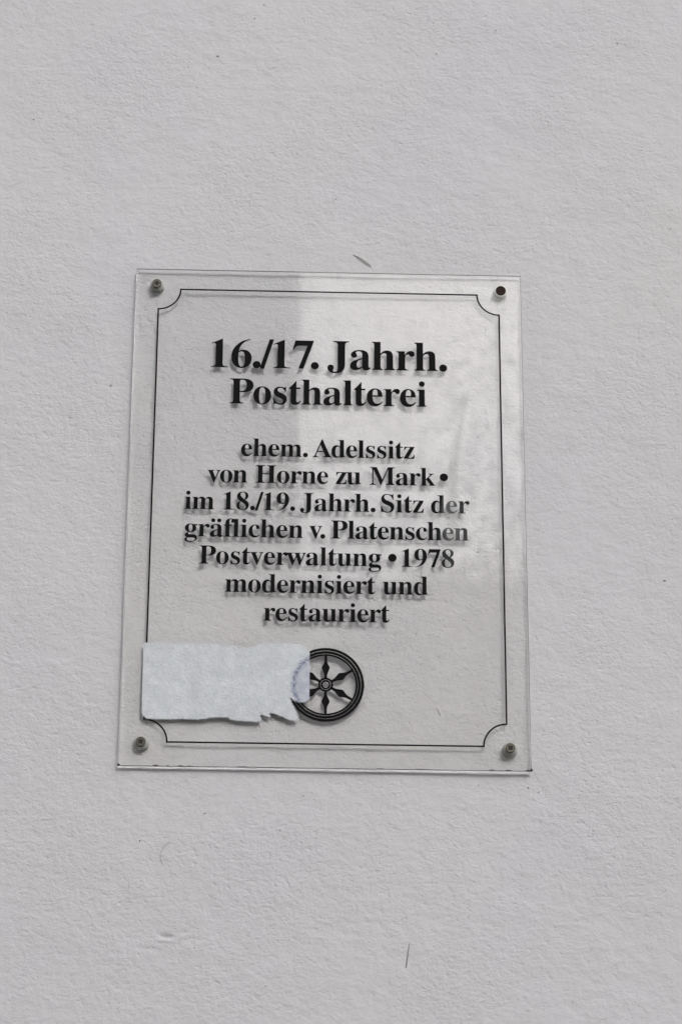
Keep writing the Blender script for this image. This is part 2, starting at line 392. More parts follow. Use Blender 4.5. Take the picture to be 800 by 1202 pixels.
# --- letterforms: bold serif outlines, units of 1/1000 em, [advance, [[handle, point, handle] ...] per contour]
GLYPHS = json.loads('''{"J":[492,[[[307,-97,162,-97,130,-97],[102,-91,77,-80,52,-69],[32,-53,17,-33,2,-13],[-5,9,-5,34,-5,58],[2,77,16,91,30,104],[47,111,66,111,87,111],[105,105,118,92,131,79],[138,62,138,41,138,26],[134,12,126,-2,118,-16],[114,-25,114,-29,114,-50],[128,-60,156,-60,181,-60],[198,-52,207,-37,216,-22],[220,1,220,32,220,203],[220,375,220,546,220,573],[217,594,212,609,207,624],[197,634,182,641,167,647],[146,651,118,653,118,661],[118,670,118,678,235,678],[351,678,468,678,468,670],[468,661,468,653,443,651],[425,647,412,642,399,636],[391,626,387,612,382,597],[380,575,380,546,380,408],[380,270,380,132,380,-21]]]],"a":[512,[[[420,-15,379,-15,329,-15],[302,7,298,52,253,9],[201,-13,142,-13,107,-13],[80,-3,60,17,40,37],[30,63,30,94,30,138],[51,174,95,203,138,231],[205,258,296,283,296,308],[296,334,296,359,296,387],[290,408,278,421,266,434],[247,440,220,440,177,440],[155,429,155,408,155,404],[160,395,169,382,178,369],[183,356,183,344,183,326],[176,312,164,301,151,289],[134,284,115,284,94,284],[78,290,67,303,55,315],[49,331,49,352,49,375],[57,396,73,415,90,433],[112,447,141,458,170,469],[203,474,241,474,312,474],[363,461,392,435,421,409],[436,368,436,313,436,240],[436,166,436,93,436,76],[437,64,439,59,441,54],[446,51,453,51,460,51],[468,55,477,62,481,55],[486,48,490,41,457,4]],[[192,50,225,50,234,50],[246,54,259,61,272,68],[285,79,296,94,296,147],[296,199,296,252,216,233],[176,191,176,125,176,75]]]],"h":[567,[[[107,0,27,0,27,8],[27,16,27,24,46,25],[60,29,67,38,74,47],[78,62,78,83,78,253],[78,424,78,594,78,615],[75,630,68,639,61,648],[48,654,28,655,28,663],[28,670,28,678,92,678],[156,678,220,678,220,584],[220,491,220,397,257,448],[305,474,362,474,449,474],[492,421,492,315,492,238],[492,160,492,83,492,62],[495,48,502,39,509,30],[522,25,541,24,541,16],[541,8,541,0,461,0],[381,0,301,0,301,8],[301,16,301,24,303,24],[306,24,308,24,336,24],[350,44,350,83,350,163],[350,243,350,323,350,350],[347,371,341,384,335,397],[322,404,302,404,271,404],[243,386,220,350,220,261],[220,172,220,83,220,62],[223,47,230,39,236,30],[249,25,268,24,268,16],[268,8,268,0,188,0]]]],"r":[428,[[[116,0,27,0,27,8],[27,16,27,24,47,25],[61,30,68,38,75,46],[78,61,78,83,78,180],[78,278,78,375,78,400],[75,417,69,425,63,432],[50,436,30,437,30,445],[31,454,31,462,93,462],[155,462,217,462,217,433],[217,404,217,375,234,407],[255,431,279,449,302,466],[325,474,347,474,375,474],[396,467,410,453,424,438],[431,419,431,396,431,377],[425,361,414,349,403,337],[388,331,369,331,352,331],[339,335,331,344,322,352],[315,362,308,372,301,382],[292,387,281,387,267,387],[254,378,241,360,228,341],[222,317,222,286,222,218],[222,151,222,83,222,60],[227,45,237,38,246,30],[265,25,294,24,294,16],[294,8,294,0,205,0]]]],"P":[622,[[[135,0,23,0,23,9],[23,17,23,26,58,27],[81,34,93,47,105,60],[111,84,111,120,111,268],[111,416,111,564,111,596],[105,618,93,631,80,644],[57,651,24,653,24,661],[24,670,24,678,122,678],[220,678,318,678,403,678],[464,670,500,655,534,640],[561,619,580,592,599,565],[609,532,609,494,609,437],[588,392,546,358,504,323],[442,306,360,306,330,306],[301,306,271,306,271,244],[271,182,271,120,271,84],[277,60,289,47,301,34],[325,27,360,26,360,17],[360,9,360,0,248,0]],[[271,426,271,342,281,342],[290,342,300,342,349,342],[384,353,405,376,425,399],[435,437,435,490,435,542],[427,580,410,605,393,630],[363,642,322,642,302,642],[289,638,282,631,275,624],[271,611,271,593,271,509]]]],"o":[501,[[[294,-15,251,-15,207,-15],[168,-4,135,17,101,38],[75,67,56,105,37,142],[28,183,28,229,28,276],[37,319,56,356,75,393],[101,422,135,443,168,464],[207,474,250,474,293,474],[332,464,365,443,398,422],[425,394,444,357,463,320],[472,278,472,229,472,181],[463,139,444,102,425,65],[398,37,366,16,333,-5]],[[223,17,251,17,279,17],[299,31,311,58,317,71],[321,92,324,121,326,150],[327,186,327,229,327,317],[321,375,309,403,297,431],[278,445,251,445,222,445],[202,431,191,403,180,374],[174,317,174,230,174,187],[175,151,178,122,181,93],[185,71,191,58,203,31]]]],"s":[429,[[[272,-15,225,-15,198,-15],[166,-7,129,9,123,12],[116,13,109,13,93,13],[82,4,76,-13,68,-13],[61,-13,53,-13,53,44],[53,100,53,157,62,157],[70,157,79,157,88,115],[105,82,129,58,153,34],[180,22,209,22,234,22],[253,28,266,40,279,51],[286,67,286,87,286,115],[268,138,232,156,208,168],[183,181,159,193,124,210],[98,230,81,252,64,274],[55,299,55,328,55,370],[69,405,97,433,124,461],[162,475,210,475,221,475],[233,474,247,471,261,468],[277,463,296,458,299,457],[303,457,307,456,311,455],[314,454,317,454,328,454],[337,461,343,475,350,475],[356,475,363,475,363,427],[363,378,363,330,355,330],[348,330,340,330,329,366],[314,394,293,413,272,432],[248,441,222,441,201,441],[184,436,173,426,162,415],[156,402,156,386,156,370],[161,357,172,346,182,335],[197,325,218,315,240,304],[263,293,285,282,319,265],[344,247,360,226,375,205],[383,176,383,141,383,93],[369,55,340,27,310,-1]]]],"t":[340,[[[251,-14,184,-14,144,-14],[115,-4,98,16,81,35],[72,65,72,106,72,209],[72,312,72,415,58,415],[44,415,30,415,30,425],[30,436,30,446,70,484],[104,519,131,550,158,581],[179,608,192,631,200,631],[207,631,215,631,215,575],[215,518,215,462,246,462],[278,462,309,462,309,446],[309,431,309,415,278,415],[246,415,215,415,215,317],[215,220,215,122,215,101],[218,86,223,76,228,65],[237,60,250,60,273,60],[292,77,307,111,315,107],[323,102,331,98,300,23]]]],"l":[297,[[[107,0,27,0,27,8],[27,16,27,24,47,25],[61,30,68,38,75,46],[78,61,78,83,78,253],[78,422,78,592,78,614],[75,630,70,639,65,648],[51,653,30,654,30,662],[30,670,30,678,94,678],[157,678,221,678,221,480],[221,281,221,83,221,62],[224,48,230,39,236,30],[249,25,268,24,268,16],[268,8,268,0,188,0]]]],"e":[448,[[[310,-15,229,-15,190,-15],[156,-5,126,16,96,36],[72,65,55,102,38,139],[29,183,29,234,29,281],[38,322,56,358,74,394],[99,422,130,443,161,464],[195,474,234,474,291,474],[337,455,371,417,404,379],[421,326,421,258,421,254],[421,251,421,247,339,247],[256,247,174,247,175,124],[216,63,297,63,336,63],[371,85,402,128,409,121],[417,115,424,108,375,26]],[[173,292,173,286,215,286],[258,286,300,286,300,297],[300,309,300,320,300,362],[296,393,288,413,279,432],[263,442,240,442,195,442],[173,396,173,303,173,297]]]],"i":[295,[[[171,539,150,539,129,539],[111,546,97,561,82,575],[75,593,75,614,75,635],[82,653,97,668,111,683],[129,690,150,690,171,690],[189,683,204,668,218,653],[225,635,225,614,225,593],[218,575,203,561,188,546]],[[107,0,27,0,27,8],[27,16,27,24,47,25],[61,30,68,38,75,46],[78,61,78,83,78,180],[78,278,78,375,78,400],[75,416,70,424,64,432],[51,436,30,437,30,445],[31,454,31,462,94,462],[158,462,221,462,221,336],[221,209,221,83,221,62],[224,48,230,39,236,30],[249,25,268,24,268,16],[268,8,268,0,188,0]]]],"m":[825,[[[106,0,27,0,27,8],[27,16,27,24,46,25],[60,29,67,38,74,47],[78,62,78,83,78,181],[78,279,78,377,78,398],[75,413,68,423,61,432],[48,437,28,438,28,446],[28,454,28,462,91,462],[155,462,218,462,218,439],[218,417,218,394,256,447],[301,474,353,474,421,474],[462,446,477,389,516,446],[564,474,622,474,707,474],[750,421,750,315,750,238],[750,160,750,83,750,62],[753,48,760,39,766,30],[779,25,798,24,798,16],[798,8,798,0,719,0],[641,0,562,0,562,8],[562,16,562,24,581,25],[593,30,600,39,607,48],[610,63,610,83,610,163],[610,243,610,323,610,350],[607,371,601,384,595,397],[582,404,562,404,533,404],[506,387,483,353,483,263],[483,173,483,83,483,63],[486,48,493,39,499,30],[511,25,530,24,530,16],[530,8,530,0,452,0],[375,0,297,0,297,8],[297,16,297,24,316,25],[328,30,335,39,342,48],[345,63,345,83,345,163],[345,243,345,323,345,350],[342,370,336,384,330,397],[317,404,297,404,266,404],[239,386,218,350,218,261],[218,172,218,83,218,63],[221,48,227,40,233,31],[245,25,264,24,264,16],[264,8,264,0,185,0]]]],"A":[650,[[[55,0,-13,0,-13,9],[-13,18,-13,27,6,27],[22,33,35,45,48,57],[60,79,73,111,151,305],[229,500,307,694,316,694],[325,693,334,693,413,505],[493,317,572,129,587,93],[601,67,612,51,623,35],[639,27,660,27,660,18],[660,9,660,0,554,0],[447,0,341,0,341,9],[341,18,341,27,395,27],[422,41,422,68,422,77],[417,95,406,121,396,146],[386,172,376,197,302,197],[228,197,154,197,142,166],[129,136,117,105,115,100],[114,95,113,88,112,81],[111,75,111,72,111,42],[135,27,184,27,186,27],[188,27,190,27,190,18],[190,9,190,0,122,0]],[[200,318,169,239,233,239],[296,239,360,239,328,318],[295,396,263,475,232,396]]]],"d":[551,[[[263,-15,208,-15,173,-15],[142,-5,116,16,89,36],[67,64,52,99,37,134],[29,174,29,219,29,270],[37,315,54,354,70,392],[92,422,121,443,150,464],[182,474,217,474,264,474],[302,455,332,417,332,477],[332,537,332,597,332,618],[327,632,316,641,305,649],[287,653,262,654,262,662],[262,670,262,678,333,678],[404,678,475,678,475,489],[475,301,475,112,475,87],[478,70,484,61,489,51],[503,44,526,41,526,33],[526,24,526,16,473,16],[408,6,332,-15,332,9],[332,34,332,58,304,9]],[[226,42,255,42,270,42],[286,49,301,62,316,75],[326,92,332,113,332,195],[332,278,332,360,329,377],[321,391,307,402,293,413],[277,418,259,418,228,418],[206,403,194,372,181,341],[175,293,175,228,175,165],[181,118,193,87,205,57]]]],"z":[436,[[[146,0,19,0,19,7],[19,14,19,21,96,157],[173,292,250,428,230,428],[211,428,191,428,154,428],[127,420,108,405,88,389],[74,361,65,322,56,322],[48,322,39,322,42,369],[44,415,47,462,168,462],[288,462,409,462,409,452],[409,443,409,433,335,301],[261,169,187,37,200,37],[214,37,227,37,274,37],[309,46,332,65,355,84],[373,115,387,160,395,160],[403,160,411,160,407,107],[403,53,399,0,272,0]]]],"v":[456,[[[221,-15,212,-15,160,113],[109,241,57,369,48,390],[40,407,33,419,26,430],[13,436,-4,437,-4,445],[-4,454,-4,462,79,462],[161,462,244,462,244,454],[244,446,244,438,240,438],[236,438,232,438,205,438],[192,429,192,411,192,407],[193,403,194,399,221,327],[248,254,275,182,300,247],[326,311,351,376,356,390],[359,400,359,405,359,427],[340,438,303,438,303,446],[303,454,303,462,353,462],[404,462,454,462,454,454],[454,447,454,439,435,435],[422,427,414,415,405,403],[396,385,387,362,337,236],[288,111,238,-15,229,-15]]]],"n":[567,[[[107,0,27,0,27,8],[27,16,27,24,46,25],[60,29,67,38,74,47],[78,62,78,83,78,181],[78,279,78,377,78,398],[75,413,68,423,61,432],[48,437,28,438,28,446],[28,454,28,462,92,462],[156,462,220,462,220,441],[220,419,220,398,257,449],[304,474,362,474,449,474],[492,421,492,315,492,238],[492,160,492,83,492,62],[495,48,502,39,509,30],[522,25,541,24,541,16],[541,8,541,0,461,0],[381,0,301,0,301,8],[301,16,301,24,303,24],[306,24,308,24,336,24],[350,44,350,83,350,163],[350,243,350,323,350,350],[347,371,341,384,335,397],[322,404,302,404,271,404],[243,386,220,350,220,261],[220,172,220,83,220,62],[223,47,230,39,236,30],[249,25,268,24,268,16],[268,8,268,0,188,0]]]],"H":[779,[[[135,0,23,0,23,9],[23,17,23,26,58,27],[81,34,93,47,105,60],[111,84,111,120,111,268],[111,416,111,564,111,596],[105,618,93,631,80,644],[57,651,24,653,24,661],[24,670,24,678,136,678],[248,678,360,678,360,670],[360,661,360,653,335,651],[317,648,304,643,291,638],[283,630,278,618,273,606],[271,588,271,564,271,500],[271,437,271,373,350,373],[430,373,509,373,509,437],[509,500,509,564,509,588],[507,606,502,618,498,630],[490,638,477,643,464,648],[445,651,420,653,420,661],[420,670,420,678,532,678],[643,678,755,678,755,670],[755,661,755,653,720,650],[697,643,686,632,675,620],[669,597,669,564,669,416],[669,268,669,120,669,87],[675,63,687,49,698,35],[721,27,755,26,755,17],[755,9,755,0,643,0],[532,0,420,0,420,9],[420,17,420,26,454,27],[477,34,490,46,503,57],[509,82,509,120,509,190],[509,259,509,329,430,329],[350,329,271,329,271,259],[271,190,271,120,271,84],[277,60,289,47,301,34],[325,27,360,26,360,17],[360,9,360,0,248,0]]]],"u":[558,[[[224,-15,195,-15,149,-15],[116,-1,97,26,78,52],[68,92,68,144,68,219],[68,294,68,369,68,392],[65,410,59,421,52,431],[38,437,17,438,17,446],[17,454,17,462,82,462],[146,462,211,462,211,345],[211,227,211,110,211,93],[216,79,225,69,234,58],[246,53,263,53,294,53],[319,68,340,98,340,188],[340,279,340,369,340,394],[336,412,329,422,322,432],[306,437,282,438,282,446],[282,454,282,462,349,462],[415,462,482,462,482,343],[482,223,482,104,482,81],[486,66,493,58,500,50],[515,45,536,44,536,36],[536,27,536,19,481,19],[416,8,340,-15,340,10],[340,35,340,60,323,37],[302,18,277,5,252,-8]]]],"M":[944,[[[98,0,21,0,21,9],[21,17,21,26,54,27],[78,34,92,47,105,60],[112,83,112,118,112,268],[112,419,112,569,112,591],[110,608,105,619,100,630],[92,639,79,644,65,649],[47,652,22,653,22,661],[22,670,22,678,106,678],[191,678,275,678,341,523],[406,367,472,212,538,367],[603,523,669,678,752,678],[836,678,919,678,919,670],[919,661,919,653,887,650],[865,643,853,630,840,617],[834,595,834,563,834,418],[834,272,834,127,834,99],[836,78,841,64,846,49],[854,39,866,35,878,30],[895,27,918,26,918,17],[918,9,918,0,808,0],[699,0,589,0,589,9],[589,17,589,26,613,28],[631,32,644,37,657,42],[665,52,670,66,675,79],[677,99,677,124,677,281],[677,437,677,594,594,396],[512,198,429,0,420,0],[411,0,402,0,320,193],[239,386,157,579,157,426],[157,272,157,119,157,81],[164,56,178,44,192,32],[217,26,252,26,252,17],[252,9,252,0,175,0]]]],"k":[534,[[[107,0,26,0,26,8],[26,16,26,24,47,25],[61,30,68,39,75,47],[78,62,78,83,78,253],[78,422,78,592,78,615],[75,631,70,640,65,648],[51,653,30,654,30,662],[31,670,31,678,94,678],[157,678,220,678,220,536],[220,393,220,251,259,290],[299,330,338,369,355,386],[363,401,363,414,363,429],[346,437,311,437,309,437],[308,437,306,437,306,445],[306,454,306,462,375,462],[445,462,514,462,514,454],[514,445,514,437,475,435],[440,418,409,387,383,362],[357,336,331,311,392,224],[454,138,515,51,528,33],[543,24,560,24,560,16],[560,8,560,0,478,0],[396,0,314,0,314,8],[314,16,314,24,317,24],[320,24,323,24,345,24],[356,32,356,47,356,54],[352,63,345,73,311,122],[276,170,242,219,235,213],[227,206,220,200,220,161],[220,122,220,83,220,62],[223,48,230,39,236,30],[249,25,268,24,268,16],[268,8,268,0,187,0]]]],"S":[581,[[[73,-16,64,-16,64,68],[64,151,64,235,74,235],[83,235,93,235,109,162],[133,109,166,74,199,39],[241,22,293,22,331,22],[361,33,383,54,404,75],[415,101,415,133,415,177],[388,212,335,238,304,253],[273,269,242,284,184,313],[141,343,115,376,88,409],[74,448,74,494,74,535],[83,570,100,600,117,629],[141,652,172,669,202,686],[236,694,275,694,295,694],[317,692,342,687,366,682],[392,676,420,667,425,666],[430,664,434,664,438,663],[442,662,446,662,463,662],[474,673,477,694,486,694],[496,694,505,694,505,621],[505,548,505,475,497,475],[488,475,480,475,471,512],[456,545,437,573,418,601],[395,623,370,639,344,654],[317,662,289,662,255,662],[228,653,208,635,188,617],[178,594,178,566,178,540],[187,518,204,501,221,484],[247,467,281,451,313,436],[345,421,377,406,418,387],[449,368,473,347,495,326],[512,304,521,280,530,256],[535,229,535,198,535,155],[525,118,505,86,484,54],[455,29,418,12,381,-6],[337,-15,286,-15,269,-15],[253,-14,236,-12,219,-9],[203,-5,187,1,170,7],[157,11,147,14,136,17],[129,18,126,18,115,18],[108,15,103,11,98,5],[94,-3,91,-16,82,-16]]]],"g":[487,[[[300,-209,217,-209,152,-209],[104,-200,71,-181,38,-162],[21,-138,21,-111,21,-78],[48,-54,102,-38,57,-17],[35,11,35,45,35,70],[44,91,63,110,82,129],[111,147,152,164,73,193],[33,244,33,316,33,347],[42,375,59,399,76,422],[100,441,131,454,161,467],[195,474,234,474,273,474],[311,467,347,453,389,453],[430,453,472,453,472,435],[472,417,472,399,448,399],[423,399,399,399,422,370],[434,338,434,303,434,274],[426,248,411,225,396,202],[375,185,348,172,321,159],[291,153,256,153,249,153],[241,153,234,154,226,155],[218,155,211,155,194,155],[179,150,168,141,156,131],[150,119,150,106,150,84],[170,73,210,73,227,73],[244,73,261,73,314,73],[355,69,386,60,416,51],[438,38,451,19,464,0],[470,-24,470,-55,470,-103],[449,-141,406,-168,363,-195]],[[211,185,234,185,258,185],[275,196,284,217,293,238],[297,271,297,314,297,358],[293,390,284,411,275,432],[258,442,234,442,211,442],[194,432,185,411,175,390],[170,358,170,314,170,271],[175,238,185,217,194,196]],[[194,-173,239,-173,341,-173],[392,-148,392,-98,392,-81],[385,-69,371,-62,357,-54],[335,-51,305,-51,251,-51],[198,-51,144,-51,121,-66],[109,-85,109,-108,109,-125],[120,-141,141,-154,162,-167]]]],"f":[318,[[[114,0,22,0,22,8],[22,16,22,24,39,25],[52,28,59,33,66,37],[71,43,74,52,77,59],[78,78,78,109,78,210],[78,311,78,412,60,412],[42,412,24,412,24,429],[24,445,24,462,42,462],[60,462,78,462,78,483],[78,505,78,526,78,579],[94,620,126,649,158,678],[202,692,259,692,301,692],[334,683,357,664,380,645],[392,622,392,595,392,574],[386,557,375,546,364,535],[350,529,334,529,316,529],[302,534,291,544,280,553],[275,566,275,582,275,595],[279,610,287,626,288,628],[290,631,292,635,293,639],[294,642,294,644,294,655],[285,660,268,660,247,660],[234,653,229,640,223,627],[220,607,220,581,220,541],[220,502,220,462,248,462],[275,462,303,462,303,445],[303,429,303,412,275,412],[248,412,220,412,220,307],[220,202,220,97,220,67],[225,47,235,38,245,29],[266,24,297,24,297,16],[297,8,297,0,205,0]]]],"c":[437,[[[310,-15,232,-15,194,-15],[160,-5,129,16,98,37],[74,65,56,101,38,137],[29,178,29,223,29,272],[39,315,60,353,80,390],[107,420,143,442,178,464],[217,475,260,475,308,475],[346,465,373,444,400,423],[413,397,413,365,413,346],[407,332,397,321,386,310],[371,304,352,304,312,304],[292,327,292,373,292,378],[292,384,293,389,294,394],[294,399,294,404,294,429],[280,442,252,442,195,442],[167,388,167,279,167,206],[179,151,204,114,229,76],[262,57,304,57,339,57],[373,74,404,107,411,101],[417,96,424,90,374,20]]]],"w":[647,[[[191,-15,182,-15,130,121],[77,258,25,394,20,407],[15,417,9,424,3,431],[-5,435,-16,437,-16,445],[-16,454,-16,462,58,462],[132,462,206,462,206,454],[206,445,206,437,193,436],[183,434,178,431,173,427],[170,420,170,411,170,406],[171,401,172,396,173,390],[175,383,178,376,201,314],[225,251,248,189,270,243],[292,296,314,350,309,365],[304,381,299,396,294,413],[288,424,282,430,277,435],[266,438,250,439,250,447],[250,454,250,462,327,462],[404,462,481,462,481,454],[481,445,481,437,454,436],[440,427,440,411,440,408],[440,405,441,401,442,396],[442,393,443,390,462,330],[481,270,500,210,523,267],[546,324,569,381,574,392],[576,402,576,410,576,419],[573,426,566,430,558,434],[547,437,530,439,530,447],[530,454,530,462,574,462],[619,462,663,462,663,454],[663,447,663,439,649,438],[639,433,633,424,626,414],[620,401,613,384,560,251],[506,118,453,-15,445,-15],[438,-15,430,-15,397,88],[365,190,332,293,291,190],[249,88,208,-15,199,-15]]]]}''')
def path(d):
    """'x,y x,y ...' with C triples -> contour in the same form"""
    toks = d.replace('M', ' M ').replace('L', ' L ').replace('C', ' C ').split(); pts = []; i = 0; mode = None
    nodes = []
    while i < len(toks):
        if toks[i] in 'MLC': mode = toks[i]; i += 1; continue
        P = tuple(float(v) for v in toks[i].split(','))
        if mode in 'ML': nodes.append([P, P, P]); i += 1; mode = 'L'
        else:
            P2 = tuple(float(v) for v in toks[i+1].split(',')); P3 = tuple(float(v) for v in toks[i+2].split(','))
            nodes[-1][2] = P; nodes.append([P2, P3, P3]); i += 3
    if nodes[0][1] == nodes[-1][1]: nodes[0][0] = nodes[-1][0]; nodes.pop()
    return [(*a, *b, *c) for a, b, c in nodes]
SIX = ['M445,688 C250,672 28,520 28,265 C28,85 130,-13 250,-13 C385,-13 475,85 475,222 C475,345 400,430 295,430 C255,430 220,418 190,400 C208,540 310,640 447,671 L445,688',
       'M255,385 C310,385 324,310 324,190 C324,75 305,20 255,20 C200,20 180,100 180,240 C180,290 183,330 187,365 C205,379 230,385 255,385']
six = [path(p) for p in SIX]
GLYPHS['6'] = [500, six]
GLYPHS['9'] = [500, [[tuple(c for k in range(0, 6, 2) for c in (501-n[k], 675-n[k+1])) for n in s] for s in six]]
GLYPHS['1'] = [500, [path('M442,0 L65,0 L65,18 C140,22 163,42 163,98 L163,520 C163,562 152,577 128,577 C113,577 98,573 81,566 L66,561 L66,579 L308,688 L316,684 L316,93 C316,38 337,22 442,18 L442,0')]]
GLYPHS['7'] = [500, [path('M477,676 L477,660 L252,0 L143,0 L334,546 L160,546 C98,546 74,522 40,455 L17,461 L70,676 L477,676')]]
GLYPHS['8'] = [500, [path('M254,688 C375,688 450,625 450,535 C450,460 405,412 335,375 C425,325 472,262 472,180 C472,62 385,-13 245,-13 C115,-13 28,58 28,160 C28,240 75,293 160,328 C85,378 48,432 48,512 C48,620 135,688 254,688'),
    path('M250,660 C205,660 172,630 172,590 C172,520 235,465 302,398 C335,435 345,480 345,540 C345,615 310,660 250,660'),
    path('M185,312 C150,270 137,215 137,150 C137,70 180,16 252,16 C320,16 362,55 362,110 C362,185 290,235 185,312')]]
GLYPHS['.'] = [250, [circ(125, 75, 88)]]
GLYPHS['/'] = [278, [path('M-14,-19 L84,-19 L296,691 L198,691 L-14,-19')]]
GLYPHS['•'] = [350, [circ(175, 330, 150)]]
a_ = GLYPHS['a']; GLYPHS['ä'] = [a_[0], a_[1] + [circ(142, 610, 74), circ(350, 610, 74)]]
KERN = {'7.': -100, '9.': -20, './': -25, '/1': -40, 'v.': -70, 'Po': -20, 'rw': -10, 'ti': 0, '6.': -15, '8.': -15}
def sp_x(s):
    return [p[0] for p in s['p']] if isinstance(s, dict) else [n[2] for n in s]
def sp_tr(s, k, dx, dz):
    if isinstance(s, dict): return {'p': [(x*k+dx, y*k+dz) for x, y in s['p']]}
    return [tuple(v*k + (dx if i % 2 == 0 else dz) for i, v in enumerate(n)) for n in s]
def word(txt, xl, xr, z, em):
    k = em/1000; pos = []; x = 0
    for i, c in enumerate(txt):
        pos.append(x); x += GLYPHS[c][0] + (KERN.get(txt[i:i+2], 0))
    lo = min(v for s in GLYPHS[txt[0]][1] for v in sp_x(s))
    hi = pos[-1] + max(v for s in GLYPHS[txt[-1]][1] for v in sp_x(s))
    n = len(txt)-1
    tr = ((xr-xl)/k - (hi-lo))/n if n else 0
    if not n: xl = (xl+xr)/2 - (hi-lo)*k/2
    print('word', txt, 'tracking', round(tr))
    return [[sp_tr(s, k, xl + (pos[i]+tr*i-lo)*k, z) for s in GLYPHS[c][1]] for i, c in enumerate(txt)]
LINES = [(116.69, 35.2, [('16./17.', -90.39, -7.48), ('Jahrh.', -0.9, 91.45)]),
 (86.52, 30.9, [('Posthalterei', -75.46, 75.44)]),
 (43.24, 21.4, [('ehem.', -65.94, -15.14), ('Adelssitz', -11.51, 65.92)]),
 (21.46, 21.4, [('von', -90.88, -60.69), ('Horne', -54.57, 0.43), ('zu', 5.92, 25.29), ('Mark', 31.75, 81.66), ('•', 85.09, 91.04)]),
 (-0.64, 21.4, [('im', -107.51, -85.28), ('18./19.', -78.35, -24.33), ('Jahrh.', -20.6, 36.28), ('Sitz', 40.34, 72.66), ('der', 78.13, 107.27)]),
 (-22.5, 21.4, [('gräflichen', -107.03, -18.12), ('v.', -13.64, -1.49), ('Platenschen', 2.8, 106.41)]),
 (-44.19, 21.4, [('Postverwaltung', -95.51, 40.58), ('•', 45.88, 51.94), ('1978', 55.9, 95.26)]),
 (-66.16, 21.4, [('modernisiert', -75.64, 36.32), ('und', 41.59, 75.42)]),
 (-88.27, 21.4, [('restauriert', -46.58, 46.77)])]
for z, em, ws in LINES:
    polys = []
    for t, a, b in ws: polys += word(t, a, b, z, em)
    o = print_mesh('text_line', polys, plaque)
    o['label'] = 'printed line reading ' + ' '.join(t for t, _, _ in ws)

# --- thin border line with hollowed corners
def border():
    X, Z, r, wd = 132.3, 182.3, 17.0, 1.25
    def ring(off):
        # off > 0 = outside the line's centre
        x, z, rr = X+off, Z+off, r
        pts = []
        for cx, cz, a0 in ((X, Z, 180), (X, -Z, 90), (-X, -Z, 0), (-X, Z, 270)):
            ra = r - off; sx, sz = (1 if cx > 0 else -1), (1 if cz > 0 else -1)
            arc = []
            # clockwise walk: start on one straight, end on the next
            xe, ze = X+off, Z+off
            a_s = math.asin(min(1, max(-1, off/ra)))
            n = 14
            seq = [(-ra*math.cos(t), -ra*math.sin(t)) for t in (-a_s + (math.pi/2 + 2*a_s)*k/n for k in range(n+1))]
            seq = [(cx + sx*u, cz + sz*v) for u, v in seq]
            if (cx > 0) == (cz > 0): pass
            else: seq = seq[::-1]
            pts += seq
        return pts
    return ring(wd/2), ring(-wd/2)
o_, i_ = border()
print_mesh('border_line', [[{'p': o_}, {'p': i_}]], plaque)

# --- six-spoked wheel emblem
WX, WZ = -0.3, -137.1
hub = bpy.data.objects.new('wheel_emblem', None); C.objects.link(hub); hub.parent = plaque
hub['label'] = 'black printed wheel with six pointed spokes'
for a, b in ((28.3, 26.2), (25.9, 23.85), (23.55, 22.1)):
    print_mesh('rim_ring', [[circ(WX, WZ, a, 96), circ(WX, WZ, b, 96)]], hub)
print_mesh('hub_ring', [[circ(WX, WZ, 5.45, 48), circ(WX, WZ, 3.95, 48)]], hub)
print_mesh('hub_ring', [[circ(WX, WZ, 3.65, 48), circ(WX, WZ, 2.3, 48)]], hub)
half = [(5.3, 1.1), (7.0, 1.05), (8.6, 1.35), (10.2, 2.0), (11.8, 2.65), (13.0, 2.95), (14.2, 2.6), (15.8, 1.7), (17.4, 1.2), (19.2, 1.0), (22.3, 0.95)]
for k in range(6):
    a = R_(90 + 60*k); ca, sa = math.cos(a), math.sin(a)
    out = [(u, v) for u, v in half] + [(u, -v) for u, v in half[::-1]]
    print_mesh('spoke', [[{'p': [(WX + u*ca - v*sa, WZ + u*sa + v*ca) for u, v in out]}]], hub)

